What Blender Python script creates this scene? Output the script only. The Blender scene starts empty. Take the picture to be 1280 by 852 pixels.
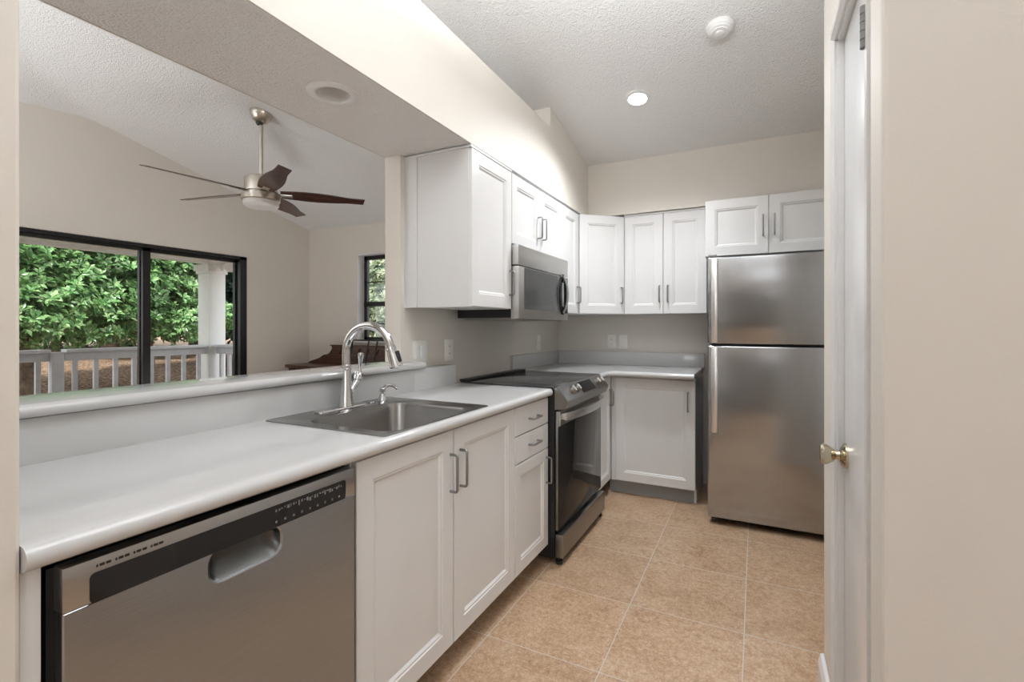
import bpy, bmesh, math, random
from mathutils import Vector, Matrix, Euler
import numpy as np

R = math.radians
sc = bpy.context.scene
col = sc.collection
rnd = random.Random(7)

# ------------------------------------------------------------------ camera
CZ = 1.235
cd = bpy.data.cameras.new('camera')
cd.sensor_fit = 'HORIZONTAL'; cd.sensor_width = 36.0
cd.lens = 595.227 / 1280 * 36.0
cd.shift_x = (640 - 650) / 1280.0
cd.shift_y = -(426 - 408) / 1280.0
cd.clip_start = 0.02; cd.clip_end = 200
cam = bpy.data.objects.new('camera', cd); col.objects.link(cam)
cam.location = (0, 0, CZ); cam.rotation_euler = (R(90), 0, R(26.3634))
sc.camera = cam

# ------------------------------------------------------------------ world, sun, lights, exposure
w = bpy.data.worlds.new('sky'); sc.world = w; w.use_nodes = True
bg = w.node_tree.nodes['Background']
bg.inputs[0].default_value = (0.92, 0.96, 1.0, 1); bg.inputs[1].default_value = 2.0
sc.view_settings.view_transform = 'Standard'; sc.view_settings.look = 'None'
sc.view_settings.exposure = 0.50; sc.view_settings.gamma = 1.0
sc.view_settings.use_curve_mapping = False
cy = sc.cycles
cy.max_bounces = 10; cy.diffuse_bounces = 6; cy.glossy_bounces = 5
cy.transparent_max_bounces = 12; cy.transmission_bounces = 6
cy.sample_clamp_indirect = 6.0; cy.caustics_reflective = False; cy.caustics_refractive = False
cy.use_denoising = True
try: cy.denoiser = 'OPENIMAGEDENOISE'
except Exception: pass

def light(name, kind, loc, rot, energy, color=(1, 1, 1), size=1.0, size_y=None, **kw):
    l = bpy.data.lights.new(name, kind); l.energy = energy; l.color = color
    if kind == 'AREA':
        l.size = size
        if size_y: l.shape = 'RECTANGLE'; l.size_y = size_y
        else: l.shape = 'DISK' if kw.get('disk') else 'SQUARE'
    if kind == 'POINT': l.shadow_soft_size = size
    if kind == 'SUN': l.angle = size
    if kind == 'SPOT':
        l.spot_size = kw.get('spot', 2.4); l.spot_blend = 0.8; l.shadow_soft_size = size
    o = bpy.data.objects.new(name, l); col.objects.link(o)
    o.location = loc; o.rotation_euler = rot
    return o

light('sun', 'SUN', (0, 0, 8), (R(38), R(30), 0), 5.5, (1, .97, .92), R(6))
# added fill lights out of frame
light('hall_fill_point', 'POINT', (0.55, -1.8, 1.95), (0, 0, 0), 6, (.93, .97, 1), .35)  # added point fill for the hall side, no globe lamp there
light('kitchen_bounce_fill', 'AREA', (-0.18, 1.05, 2.40), (R(180), 0, 0), 39, (.93, .97, 1), .8)  # added upward fill, bounces off the ceiling to brighten the kitchen
light('hall_bounce_fill', 'AREA', (0.2, -1.2, 1.85), (R(180), 0, 0), 14, (.93, .97, 1), .5)  # added fill bounced off the hall ceiling, no torchiere stands here
light('living_low_fill', 'AREA', (-3.6, 2.9, 0.40), (R(180), 0, 0), 7, (.93, .97, 1), .8)  # added fill hidden low behind the half wall, brightens living-room walls
light('living_bounce_fill', 'AREA', (-4.0, -0.9, 1.5), (R(180), 0, 0), 62, (.93, .97, 1), 1.0)  # added bounce fill for the living room, not a floor lamp
light('rear_area_fill', 'AREA', (1.6, -3.55, 1.6), (R(90), 0, R(12)), 12, (.93, .97, 1), 1.8, 1.5)  # added area fill at the rear, stands in for daylight

# ------------------------------------------------------------------ materials
def nmat(name):
    m = bpy.data.materials.new(name); m.use_nodes = True
    nt = m.node_tree; b = nt.nodes['Principled BSDF']
    return m, nt, b

def coord(nt, scale=None):
    tc = nt.nodes.new('ShaderNodeTexCoord')
    if scale is None: return tc.outputs['Object']
    mp = nt.nodes.new('ShaderNodeMapping'); mp.inputs['Scale'].default_value = scale
    nt.links.new(tc.outputs['Object'], mp.inputs['Vector'])
    return mp.outputs['Vector']

def bump(nt, b, height, strength, dist=0.01):
    bp = nt.nodes.new('ShaderNodeBump'); bp.inputs['Strength'].default_value = strength
    bp.inputs['Distance'].default_value = dist
    nt.links.new(height, bp.inputs['Height']); nt.links.new(bp.outputs['Normal'], b.inputs['Normal'])

def noise(nt, vec, scale, detail=3, rough=.55):
    n = nt.nodes.new('ShaderNodeTexNoise'); n.inputs['Scale'].default_value = scale
    n.inputs['Detail'].default_value = detail; n.inputs['Roughness'].default_value = rough
    if vec is not None: nt.links.new(vec, n.inputs['Vector'])
    return n

def ramp(nt, fac, stops):
    r = nt.nodes.new('ShaderNodeValToRGB'); e = r.color_ramp.elements
    e[0].position, e[0].color = stops[0][0], (*stops[0][1], 1)
    e[1].position, e[1].color = stops[-1][0], (*stops[-1][1], 1)
    for p, c in stops[1:-1]:
        k = e.new(p); k.color = (*c, 1)
    nt.links.new(fac, r.inputs['Fac'])
    return r

def simple(name, c, rough=.5, metal=0., var=0.0, vscale=8, bstr=0, bscale=200, coat=0, spec=.5):
    m, nt, b = nmat(name)
    b.inputs['Base Color'].default_value = (*c, 1)
    b.inputs['Roughness'].default_value = rough; b.inputs['Metallic'].default_value = metal
    b.inputs['Coat Weight'].default_value = coat; b.inputs['Coat Roughness'].default_value = .05
    b.inputs['Specular IOR Level'].default_value = spec
    v = coord(nt)
    if var:
        n = noise(nt, v, vscale)
        r = ramp(nt, n.outputs['Fac'], [(.3, tuple(x * (1 - var) for x in c)), (.7, tuple(min(1, x * (1 + var)) for x in c))])
        nt.links.new(r.outputs['Color'], b.inputs['Base Color'])
    if bstr:
        n2 = noise(nt, v, bscale); bump(nt, b, n2.outputs['Fac'], bstr, .002)
    return m

WALL = (.70, .66, .605)
M = {}
M['wall'] = simple('wall_paint', WALL, .55, var=.015, vscale=3, bstr=.12, bscale=160)
M['wall_dark'] = simple('darkened_rear_wall', (.30, .285, .265), .55, var=.015, vscale=3)  # unseen rear wall toned dark to dim the refrigerator's reflection
M['white'] = simple('white_cabinet_paint', (.70, .70, .70), .30, var=.01)
M['cab_side'] = simple('white_cabinet_side', (.68, .68, .68), .38, var=.01)
M['trim'] = simple('white_trim_gloss', (.76, .765, .77), .22, var=.01)
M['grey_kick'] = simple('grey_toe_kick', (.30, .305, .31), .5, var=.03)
M['nickel'] = simple('dark_nickel', (.30, .30, .30), .32, 1, var=.05)
M['plate'] = simple('outlet_plate', (.84, .82, .79), .35, var=.01)
M['black'] = simple('black_plastic', (.012, .012, .013), .35, var=.05)
M['black_gloss'] = simple('black_glass', (.010, .010, .011), .06, var=.02)
M['cooktop'] = simple('black_ceramic_cooktop', (.045, .045, .045), .13, var=.03)
M['oven_glass'] = simple('oven_door_glass', (.022, .022, .022), .07, var=.02, spec=.12)
M['mw_glass'] = simple('microwave_glass', (.018, .018, .018), .10, var=.03)
M['chrome'] = simple('polished_chrome', (.66, .66, .66), .08, 1, var=.02)
M['brass'] = simple('pale_brass', (.56, .50, .38), .14, 1, var=.05)
M['hinge'] = simple('grey_hinge_metal', (.22, .22, .215), .42, 1, var=.08)
M['counter'] = simple('white_laminate', (.56, .56, .56), .10, var=.012, vscale=6)
M['black_frame'] = simple('bronze_black_frame', (.010, .010, .010), .35, var=.1)
M['iron'] = simple('black_iron', (.015, .014, .013), .5, var=.1)
M['lens'] = simple('frosted_lens', (.72, .72, .71), .35, var=.01)
M['plastic_white'] = simple('white_plastic', (.78, .78, .78), .35, var=.01)
M['label_white'] = simple('white_sticker', (.75, .75, .74), .5, var=.02)
M['legend'] = simple('grey_legend_ink', (.16, .16, .16), .5, var=.1)
M['fan_metal'] = simple('brushed_nickel', (.56, .52, .46), .30, 1, var=.04)
M['porch_white'] = simple('white_porch_paint', (.84, .84, .84), .5, var=.04, vscale=5)
M['rail_paint'] = simple('grey_rail_paint', (.62, .61, .65), .55, var=.08, vscale=12)
M['bark'] = simple('tree_bark', (.16, .12, .09), .9, var=.5, vscale=14, bstr=.6, bscale=30)
M['deck'] = simple('deck_boards', (.46, .44, .42), .7, var=.2, vscale=6)
M['rubber'] = simple('black_rubber', (.02, .02, .02), .8, var=.1)

def stainless(name, c, rough, axis):
    m, nt, b = nmat(name)
    b.inputs['Metallic'].default_value = 1
    b.inputs['Anisotropic'].default_value = .7; b.inputs['Anisotropic Rotation'].default_value = 0.0
    s = [60, 60, 60]; s[axis] = .8
    n = noise(nt, coord(nt, tuple(s)), 6, 4)
    r = ramp(nt, n.outputs['Fac'], [(.2, tuple(x * .93 for x in c)), (.8, tuple(x * 1.07 for x in c))])
    nt.links.new(r.outputs['Color'], b.inputs['Base Color'])
    n2 = noise(nt, coord(nt), 2.0, 2)
    mr = nt.nodes.new('ShaderNodeMapRange'); mr.inputs['To Min'].default_value = rough * .9; mr.inputs['To Max'].default_value = rough * 1.12
    nt.links.new(n2.outputs['Fac'], mr.inputs['Value']); nt.links.new(mr.outputs['Result'], b.inputs['Roughness'])
    bump(nt, b, n.outputs['Fac'], .04, .002)
    return m
M['steel'] = stainless('brushed_stainless', (.47, .475, .48), .28, 0)
M['steel_dw'] = stainless('dishwasher_stainless', (.37, .395, .43), .25, 0)
M['steel_mw'] = stainless('microwave_stainless', (.62, .615, .60), .36, 0)
M['steel_v'] = stainless('brushed_stainless_vertical', (.45, .46, .475), .18, 2)
M['steel_dark'] = stainless('dark_stainless', (.30, .295, .285), .30, 1)
M['recess'] = simple('dark_recess_metal', (.10, .10, .098), .35, 1, var=.05)
M['steel_light'] = simple('satin_aluminium', (.74, .74, .73), .30, 1, var=.02)
M['sink_steel'] = stainless('sink_stainless', (.36, .355, .35), .20, 1)

def popcorn(name, c):
    m, nt, b = nmat(name)
    b.inputs['Base Color'].default_value = (*c, 1); b.inputs['Roughness'].default_value = .85
    v = coord(nt)
    n = noise(nt, v, 58, 4, .65)
    n2 = noise(nt, v, 130, 2)
    mx = nt.nodes.new('ShaderNodeMath'); mx.operation = 'ADD'
    nt.links.new(n.outputs['Fac'], mx.inputs[0]); nt.links.new(n2.outputs['Fac'], mx.inputs[1])
    bump(nt, b, mx.outputs[0], .62, .019)
    return m
M['ceiling'] = popcorn('popcorn_ceiling', (.87, .87, .872))

def wood(name, c0, c1, rough, axis=0):
    m, nt, b = nmat(name)
    s = [14, 14, 14]; s[axis] = 1.2
    n = noise(nt, coord(nt, tuple(s)), 3, 5, .6)
    r = ramp(nt, n.outputs['Fac'], [(.3, c0), (.7, c1)])
    nt.links.new(r.outputs['Color'], b.inputs['Base Color']); b.inputs['Roughness'].default_value = rough
    return m
M['walnut'] = wood('walnut_blade', (.035, .014, .010), (.085, .035, .025), .22, 0)
M['dark_wood'] = wood('dark_carved_wood', (.040, .016, .009), (.11, .042, .020), .28, 0)

def tiles():
    m, nt, b = nmat('travertine_floor_tile')
    L = nt.links; N = nt.nodes.new
    v = coord(nt)
    sx = N('ShaderNodeSeparateXYZ'); L.new(v, sx.inputs[0])
    def math1(op, a, bval=None):
        k = N('ShaderNodeMath'); k.operation = op
        for i, q in enumerate((a, bval)):
            if q is None: continue
            if isinstance(q, (int, float)): k.inputs[i].default_value = q
            else: L.new(q, k.inputs[i])
        return k.outputs[0]
    def cell(out, off, s):
        a = math1('DIVIDE', math1('SUBTRACT', out, off), s)
        f = math1('FRACT', a); fl = math1('FLOOR', a)
        e = math1('MULTIPLY', math1('MINIMUM', f, math1('SUBTRACT', 1.0, f)), s)
        return e, fl
    ex, ix = cell(sx.outputs[0], -.0425 - .4598 * 20, .4598)
    ey, iy = cell(sx.outputs[1], 1.650 - .466 * 20, .466)
    g = math1('LESS_THAN', math1('MINIMUM', ex, ey), .0019)
    cx = N('ShaderNodeCombineXYZ'); L.new(ix, cx.inputs[0]); L.new(iy, cx.inputs[1])
    wn = N('ShaderNodeTexWhiteNoise'); L.new(cx.outputs[0], wn.inputs['Vector'])
    ad = N('ShaderNodeVectorMath'); ad.operation = 'MULTIPLY_ADD'
    L.new(wn.outputs['Color'], ad.inputs[0]); ad.inputs[1].default_value = (9, 9, 9); L.new(v, ad.inputs[2])
    n1 = noise(nt, ad.outputs[0], 7, 6, .68)
    n2 = noise(nt, ad.outputs[0], 46, 5, .7)
    n3 = noise(nt, ad.outputs[0], 150, 2, .6)
    s1 = math1('ADD', math1('MULTIPLY', n1.outputs['Fac'], .24), math1('ADD', math1('MULTIPLY', n2.outputs['Fac'], .42), math1('MULTIPLY', n3.outputs['Fac'], .34)))
    r = ramp(nt, s1, [(.36, (.29, .165, .09)), (.45, (.43, .275, .165)), (.53, (.54, .375, .245)), (.64, (.65, .50, .37))])
    tint = N('ShaderNodeMix'); tint.data_type = 'RGBA'; tint.blend_type = 'MULTIPLY'
    tint.inputs['Factor'].default_value = .10
    L.new(r.outputs['Color'], tint.inputs[6]); L.new(wn.outputs['Value'], tint.inputs[7])
    mix = N('ShaderNodeMix'); mix.data_type = 'RGBA'
    L.new(g, mix.inputs['Factor']); L.new(tint.outputs[2], mix.inputs[6]); mix.inputs[7].default_value = (.56, .53, .49, 1)
    L.new(mix.outputs[2], b.inputs['Base Color'])
    rr = math1('ADD', math1('MULTIPLY', n2.outputs['Fac'], .25), .24)
    L.new(rr, b.inputs['Roughness'])
    h = math1('ADD', math1('MULTIPLY', n2.outputs['Fac'], .15), math1('MULTIPLY', g, -1.0))
    bump(nt, b, h, .25, .004)
    return m
M['tile'] = tiles()

def mulch():
    m, nt, b = nmat('leaf_mulch')
    v = coord(nt)
    n = noise(nt, v, 20, 6, .75)
    r = ramp(nt, n.outputs['Fac'], [(.34, (.05, .03, .02)), (.5, (.26, .15, .09)), (.64, (.60, .44, .32))])
    nt.links.new(r.outputs['Color'], b.inputs['Base Color']); b.inputs['Roughness'].default_value = .9
    bump(nt, b, n.outputs['Fac'], .8, .05)
    return m
M['mulch'] = mulch()

def leafmat(name, stops, rough, sc_=16, tr=.25):
    m, nt, b = nmat(name)
    n = noise(nt, coord(nt), sc_, 3, .7)
    r = ramp(nt, n.outputs['Fac'], stops)
    nt.links.new(r.outputs['Color'], b.inputs['Base Color']); b.inputs['Roughness'].default_value = rough
    t = nt.nodes.new('ShaderNodeBsdfTranslucent'); nt.links.new(r.outputs['Color'], t.inputs['Color'])
    mx = nt.nodes.new('ShaderNodeMixShader'); mx.inputs[0].default_value = tr
    nt.links.new(b.outputs[0], mx.inputs[1]); nt.links.new(t.outputs[0], mx.inputs[2])
    nt.links.new(mx.outputs[0], nt.nodes['Material Output'].inputs[0])
    return m
M['leaf'] = leafmat('magnolia_leaf', [(.30, (.03, .085, .03)), (.43, (.09, .22, .07)), (.56, (.22, .38, .14)), (.68, (.52, .62, .36))], .32)
M['leaf_dark'] = leafmat('dark_leaf', [(.30, (.010, .028, .016)), (.55, (.03, .075, .045)), (.75, (.08, .14, .09))], .5, 8)
M['leaf_pale'] = leafmat('pale_leaf', [(.30, (.07, .10, .06)), (.5, (.30, .35, .22)), (.68, (.72, .74, .56))], .5, 6, .35)

def glassmat():
    m = bpy.data.materials.new('window_glass'); m.use_nodes = True; nt = m.node_tree
    nt.nodes.remove(nt.nodes['Principled BSDF'])
    t = nt.nodes.new('ShaderNodeBsdfTransparent'); t.inputs[0].default_value = (.96, .98, .97, 1)
    g = nt.nodes.new('ShaderNodeBsdfGlossy'); g.inputs['Roughness'].default_value = .02
    f = nt.nodes.new('ShaderNodeFresnel'); f.inputs['IOR'].default_value = 1.3
    mx = nt.nodes.new('ShaderNodeMixShader')
    nt.links.new(f.outputs[0], mx.inputs[0]); nt.links.new(t.outputs[0], mx.inputs[1]); nt.links.new(g.outputs[0], mx.inputs[2])
    nt.links.new(mx.outputs[0], nt.nodes['Material Output'].inputs[0])
    return m
M['glass'] = glassmat()

def emis(name, c, s):
    m, nt, b = nmat(name)
    b.inputs['Base Color'].default_value = (.8, .8, .8, 1)
    b.inputs['Emission Color'].default_value = (*c, 1); b.inputs['Emission Strength'].default_value = s
    return m
M['led'] = emis('lit_led_lens', (1, .97, .92), 14)

# ------------------------------------------------------------------ mesh helpers
class MB:
    def __init__(s): s.bm = bmesh.new()
    def box(s, x0, x1, y0, y1, z0, z1, bev=0, seg=2):
        c = ((x0 + x1) / 2, (y0 + y1) / 2, (z0 + z1) / 2)
        mt = Matrix.Translation(c) @ Matrix.Diagonal((abs(x1 - x0), abs(y1 - y0), abs(z1 - z0), 1))
        vs = bmesh.ops.create_cube(s.bm, size=1, matrix=mt)['verts']
        if bev:
            es = list({e for v in vs for e in v.link_edges})
            bmesh.ops.bevel(s.bm, geom=es, offset=bev, segments=seg, affect='EDGES', profile=.5)
        return s
    def face(s, pts):
        s.bm.faces.new([s.bm.verts.new(p) for p in pts]); return s
    def loft(s, rings, cap0=False, cap1=False, closed=True):
        rows = [[s.bm.verts.new(p) for p in r] for r in rings]
        for a, b in zip(rows, rows[1:]):
            n = len(a)
            for i in range(n if closed else n - 1):
                j = (i + 1) % n
                try: s.bm.faces.new((a[i], a[j], b[j], b[i]))
                except ValueError: pass
        if cap0: s.bm.faces.new(rows[0][::-1])
        if cap1: s.bm.faces.new(rows[-1])
        return s
    def prism(s, poly, axis, a, b):
        """poly: 2-D points; axis 'x','y','z' is the extrusion axis."""
        def P(u, v, t):
            return {'x': (t, u, v), 'y': (u, t, v), 'z': (u, v, t)}[axis]
        return s.loft([[P(u, v, a) for u, v in poly], [P(u, v, b) for u, v in poly]], True, True)
    def lathe(s, prof, c=(0, 0, 0), axis=(0, 0, 1), n=28, cap0=True, cap1=True):
        q = Vector((0, 0, 1)).rotation_difference(Vector(axis).normalized()).to_matrix()
        rings = []
        for r, z in prof:
            rings.append([tuple(Vector(c) + q @ Vector((max(r, 1e-4) * math.cos(2 * math.pi * i / n), max(r, 1e-4) * math.sin(2 * math.pi * i / n), z))) for i in range(n)])
        return s.loft(rings, cap0, cap1)
    def tube(s, pts, r, n=12, cap=True):
        pts = [Vector(p) for p in pts]; rings = []
        rs = r if isinstance(r, (list, tuple)) else [r] * len(pts)
        prev = None
        for i, p in enumerate(pts):
            d = (pts[min(i + 1, len(pts) - 1)] - pts[max(i - 1, 0)]).normalized()
            if prev is None:
                up = Vector((0, 0, 1)) if abs(d.z) < .9 else Vector((1, 0, 0))
                u = d.cross(up).normalized()
            else:
                u = (prev - d * prev.dot(d)).normalized()
            prev = u; v = d.cross(u)
            rings.append([tuple(p + rs[i] * (u * math.cos(2 * math.pi * k / n) + v * math.sin(2 * math.pi * k / n))) for k in range(n)])
        return s.loft(rings, cap, cap)
    def build(s, name, mat, parent=None, smooth=True, ang=38):
        bmesh.ops.recalc_face_normals(s.bm, faces=s.bm.faces)
        me = bpy.data.meshes.new(name); s.bm.to_mesh(me); s.bm.free()
        if smooth:
            for p in me.polygons: p.use_smooth = True
            me.set_sharp_from_angle(angle=R(ang))
        me.materials.append(M[mat] if isinstance(mat, str) else mat)
        o = bpy.data.objects.new(name, me); col.objects.link(o)
        if parent is not None: o.parent = parent
        return o

def rrect(cx, cy, w, h, r, n=6):
    out = []
    for k, (sx, sy) in enumerate(((1, 1), (-1, 1), (-1, -1), (1, -1))):
        ox, oy = cx + sx * (w / 2 - r), cy + sy * (h / 2 - r)
        for i in range(n + 1):
            a = math.pi / 2 * (k + i / n)
            out.append((ox + r * math.cos(a), oy + r * math.sin(a)))
    return out

def tag(o, label, cat, group=None, kind=None):
    o['label'] = label; o['category'] = cat
    if group: o['group'] = group
    if kind: o['kind'] = kind
    return o

def thing(name, label, cat, loc=(0, 0, 0), rz=0, group=None):
    o = bpy.data.objects.new(name, None); col.objects.link(o); o.empty_display_size = .1
    o.location = loc; o.rotation_euler = (0, 0, rz)
    return tag(o, label, cat, group)

def struct(name, mb, mat, label, cat, parent=None, smooth=False):
    o = mb.build(name, mat, parent, smooth)
    if parent is None:
        tag(o, label, cat, None, 'structure')
    return o

FX = R(90)      # local front (-y) faces world +X, local x runs along world +Y

# ------------------------------------------------------------------ room shell
WK = -1.60       # kitchen face of the dividing wall
WL = -1.70       # living-room face
SX = -5.05       # sliding-door wall
UF = -1.20       # soffit / upper cabinet face
YB = 4.00        # kitchen back wall
YW = 4.20        # living-room window wall
SOF = 2.098      # soffit underside
HT = 2.534       # top of header ledge
def ceil_z(x, y):
    yy = y if y > .6 else 1.2 - y
    A = 2.447 + .25 * (4.195 - yy); K = 2.663 - .196 * (yy - 2.867)
    t = min(1, max(0, (x - SX) / (UF - SX)))
    z = A * (1 - t) + K * t
    B = 2.996 + .42 * (x - SX) + .10 * (y - 1.997)
    return min(z, B) if x < -2 else z

struct('floor', MB().box(-5.3, 3.2, -4.1, 4.4, -.12, 0), 'tile', 'tan travertine tile floor with thin grey grout lines', 'floor')
mb = MB()
xs = [SX - .15 + i * .0834 for i in range(101)]; xs = [x for x in xs if x <= 3.2] + [3.2]
ys = [-4.1 + i * .085 for i in range(101)]
rows = [[mb.bm.verts.new((x, y, ceil_z(x, y))) for x in xs] for y in ys]
for a, b in zip(rows, rows[1:]):
    for i in range(len(xs) - 1): mb.bm.faces.new((a[i], a[i + 1], b[i + 1], b[i]))
top = mb
o = struct('ceiling', top, 'ceiling', 'sloped vaulted ceiling with white popcorn texture', 'ceiling', smooth=True)
so = o.modifiers.new('thickness', 'SOLIDIFY'); so.thickness = .12; so.offset = 1

# left stub wall at the end of the counter
struct('wall_left', MB().box(-1.70, -.957, .175, .298, 0, 3.6, .006), 'wall', 'beige wall end at the near end of the counter', 'wall')
# dividing wall: half wall under the bar, full wall behind the range
struct('wall_bar', MB().box(WL, -1.533, .298, 1.876, 0, 1.022), 'wall', 'half wall carrying the bar ledge', 'wall')
struct('wall_divider', MB().box(WL, WK, 1.876, YW, 0, SOF), 'wall', 'beige wall behind the range and upper cabinets', 'wall')
# soffit: header wall with a popcorn underside
CANX, CANY = -1.405, 1.276
m = MB()
m.box((WL + .006), (UF - .006), -1.5, CANY - .15, SOF, SOF + .012); m.box((WL + .006), (UF - .006), CANY + .15, YB, SOF, SOF + .012)
sq = []; ci = []
for i in range(48):
    a = 2 * math.pi * i / 48; k = 1 / max(abs(math.cos(a)), abs(math.sin(a)))
    qx = math.cos(a) * k; qy = math.sin(a) * k
    sq.append((CANX + (qx * ((UF - .006) - CANX) if qx > 0 else qx * (CANX - (WL + .006))), CANY + qy * .15)); ci.append((CANX + .064 * math.cos(a), CANY + .064 * math.sin(a)))
m.loft([[(x, y, SOF + .012) for x, y in sq], [(x, y, SOF) for x, y in sq], [(x, y, SOF) for x, y in ci], [(x, y, SOF + .012) for x, y in ci], [(x, y, SOF + .012) for x, y in sq]])
struct('ceiling_soffit', m, 'ceiling', 'popcorn textured underside of the header above the bar', 'ceiling')
m = MB(); m.box(UF - .006, UF, -1.5, YB, SOF - .001, HT); m.box(WL, WL + .006, -1.5, YB, SOF - .001, HT); m.box(WL + .006, UF - .006, -1.5, YB, HT - .02, HT - .0005)
struct('wall_header', m, 'wall', 'beige header wall above the bar opening and uppers', 'wall')
struct('wall_header_rise', MB().box(WL, UF, 2.867, YB, HT, 2.80), 'wall', 'beige wall rising from header ledge to ceiling', 'wall')
struct('wall_back', MB().box(WL, .70, YB, YB + .2, 0, 3.0), 'wall', 'beige kitchen back wall under the upper cabinets', 'wall')
struct('wall_back_soffit', MB().box(UF, .60, 3.642, YB, SOF, 2.72), 'wall', 'beige soffit wall above the back upper cabinets', 'wall')
struct('wall_right', MB().box(.60, .75, 1.93, YB, 0, 3.0), 'wall', 'beige wall beside the refrigerator', 'wall')
# closet box on the right
struct('wall_closet', MB().box(.21, 3.2, 1.095, 1.200, 0, 3.3, .010, 3), 'wall', 'big plain beige wall at the near right', 'wall')
mb = MB(); mb.box(.21, .33, 1.60, 1.930, 0, 3.3); mb.box(.21, .33, 1.2005, 1.60, 2.035, 3.3)
struct('wall_closet_side', mb, 'wall', 'beige wall around and beyond the closet door', 'wall')
struct('wall_closet_end', MB().box(.33, .75, 1.82, 1.93, 0, 3.0), 'wall', 'far end wall of the closet', 'wall')
# living-room walls
mb = MB()
mb.box(SX - .15, SX, -4.1, 1.355, 0, 3.6); mb.box(SX - .15, SX, 3.375, YW + .15, 0, 3.2); mb.box(SX - .15, SX, 1.355, 3.375, 2.0, 3.5)
struct('wall_patio', mb, 'wall', 'beige living room wall around the black sliding door', 'wall')
mb = MB()
mb.box(SX, -4.235, YW, YW + .15, 0, 2.75); mb.box(-3.40, WL, YW, YW + .15, 0, 2.75)
mb.box(-4.235, -3.40, YW, YW + .15, 0, 1.045); mb.box(-4.235, -3.40, YW, YW + .15, 2.09, 2.75)
struct('wall_window', mb, 'wall', 'beige living room wall with the small black window', 'wall')
mb = MB(); mb.box(-5.2, .6, -4.1, -3.95, 0, 4.0); mb.box(.6, 2.6, -4.1, -3.95, 0, .8); mb.box(.6, 2.6, -4.1, -3.95, 2.4, 4.0); mb.box(2.6, 3.2, -4.1, -3.95, 0, 4.0)
struct('wall_rear', mb, 'wall_dark', 'unseen rear wall of the hall, darkened for reflections, opening added for light', 'wall')
struct('wall_hall', MB().box(3.05, 3.2, -3.95, 1.095, 0, 4.0), 'wall', 'plain beige side wall of the hall', 'wall')

# closet door in its casing
d = thing('door_1', 'white flush closet door with brass knob in white casing', 'door', (.21, 1.21, 0), 0); d['kind'] = 'structure'
MB().box(.010, .045, .018, .377, .01, 2.03, .003).build('door_panel', 'trim', d)
mb = MB()
for k in range(5):
    mb.lathe([(.0065, 0), (.0075, .001), (.0075, .0165), (.0065, .0175)], (-.006, .0135, 1.822 + .018 * k), n=14)
mb.box(.001, .004, .003, .040, 1.822, 1.912)
mb.build('hinge', 'hinge', d)
kn = MB(); kn.lathe([(.034, 0), (.034, .006), (.024, .013), (.013, .017), (.011, .026), (.017, .031), (.027, .046), (.0285, .056), (.024, .061), (.006, .063)], (.010, .335, .885), (-1, 0, 0), 32)
kn.build('knob', 'brass', d)
mb = MB()
prof = [(.0, 0), (.0, .012), (.012, .020), (.045, .016), (.058, .008), (.062, 0)]
# far vertical casing, head casing with mitre; the hinge side has a plain jamb
zt = 2.04
def cas(u, v): return (.21 - v, u)
rv = [[(.21 - v, 1.598 + u, z if z == 0 else zt + u) for u, v in prof] for z in (0, 1)]
mb.loft(rv, True, True)
rh = [[(.21 - v, 1.205 if k == 0 else 1.598 + u, zt + u) for u, v in prof] for k in (0, 1)]
mb.loft(rh, True, True)
mb.box(.205, .26, 1.588, 1.602, 0, 2.05); mb.box(.205, .26, 1.20, 1.224, 0, 2.05); mb.box(.205, .26, 1.20, 1.60, 2.034, 2.046)
struct('trim_1', mb, 'trim', 'white casing around the closet door', 'trim')
mb = MB(); mb.prism([(.21, 0), (.193, 0), (.193, .075), (.20, .10), (.21, .105)], 'y', 1.662, 1.945)
struct('baseboard_right', mb, 'trim', 'white baseboard at the foot of the closet corner', 'baseboard')
ds = MB(); ds.lathe([(.011, 0), (.011, .012), (.006, .016), (.006, .045), (.011, .05), (.011, .06), (.004, .065)], (.193, 1.74, .045), (-1, 0, 0), 16)
tag(ds.build('door_stop', 'plastic_white'), 'small white door stop on baseboard by the closet', 'door stop')

# ------------------------------------------------------------------ cabinetry
def pull_mesh(L, out=.030, r=.0048, horizontal=False):
    """a U bar pull standing off the local y=0 plane towards -y"""
    b = .009; h = L / 2; pts = [(0, .0, -h)]
    for i in range(5):
        a = R(90 * i / 4); pts.append((0, -(out - b) - b * math.sin(a), -h + b - b * math.cos(a)))
    for i in range(5):
        a = R(90 * i / 4); pts.append((0, -(out - b) - b * math.cos(a), h - b + b * math.sin(a)))
    pts.append((0, 0, h))
    if horizontal: pts = [(p[2], p[1], 0) for p in pts]
    m = MB(); m.tube(pts, r, 10)
    return m

def door_mesh(w, h, t=.019, st=.062):
    """shaker door with a moulded recess: local x 0..w, z 0..h, front at y=-t"""
    m = MB()
    def ring(ins, y): return [(ins, y, ins), (w - ins, y, ins), (w - ins, y, h - ins), (ins, y, h - ins)]
    m.loft([ring(.0, 0), ring(0, -t + .002), ring(.002, -t), ring(st, -t), ring(st + .003, -t + .0035), ring(st + .009, -t + .0035),
            ring(st + .017, -t + .010)], True, True)
    return m

def slab_mesh(w, h, t=.019):
    m = MB(); m.box(0, w, -t, 0, 0, h, .0025); return m

def front(parent, kind, x0, x1, z0, z1, y, handle=None, name=None, st=.062):
    w, h = x1 - x0, z1 - z0
    o = (door_mesh(w, h, st=st) if kind == 'door' else slab_mesh(w, h)).build(name or kind, 'white', parent, ang=20)
    o.location = (x0, y, z0)
    if handle:
        hx, hz, L, hor = handle
        p = pull_mesh(L, horizontal=hor).build('handle', 'nickel', o)
        p.location = (hx - x0, -.019, hz - z0)
    return o

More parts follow.
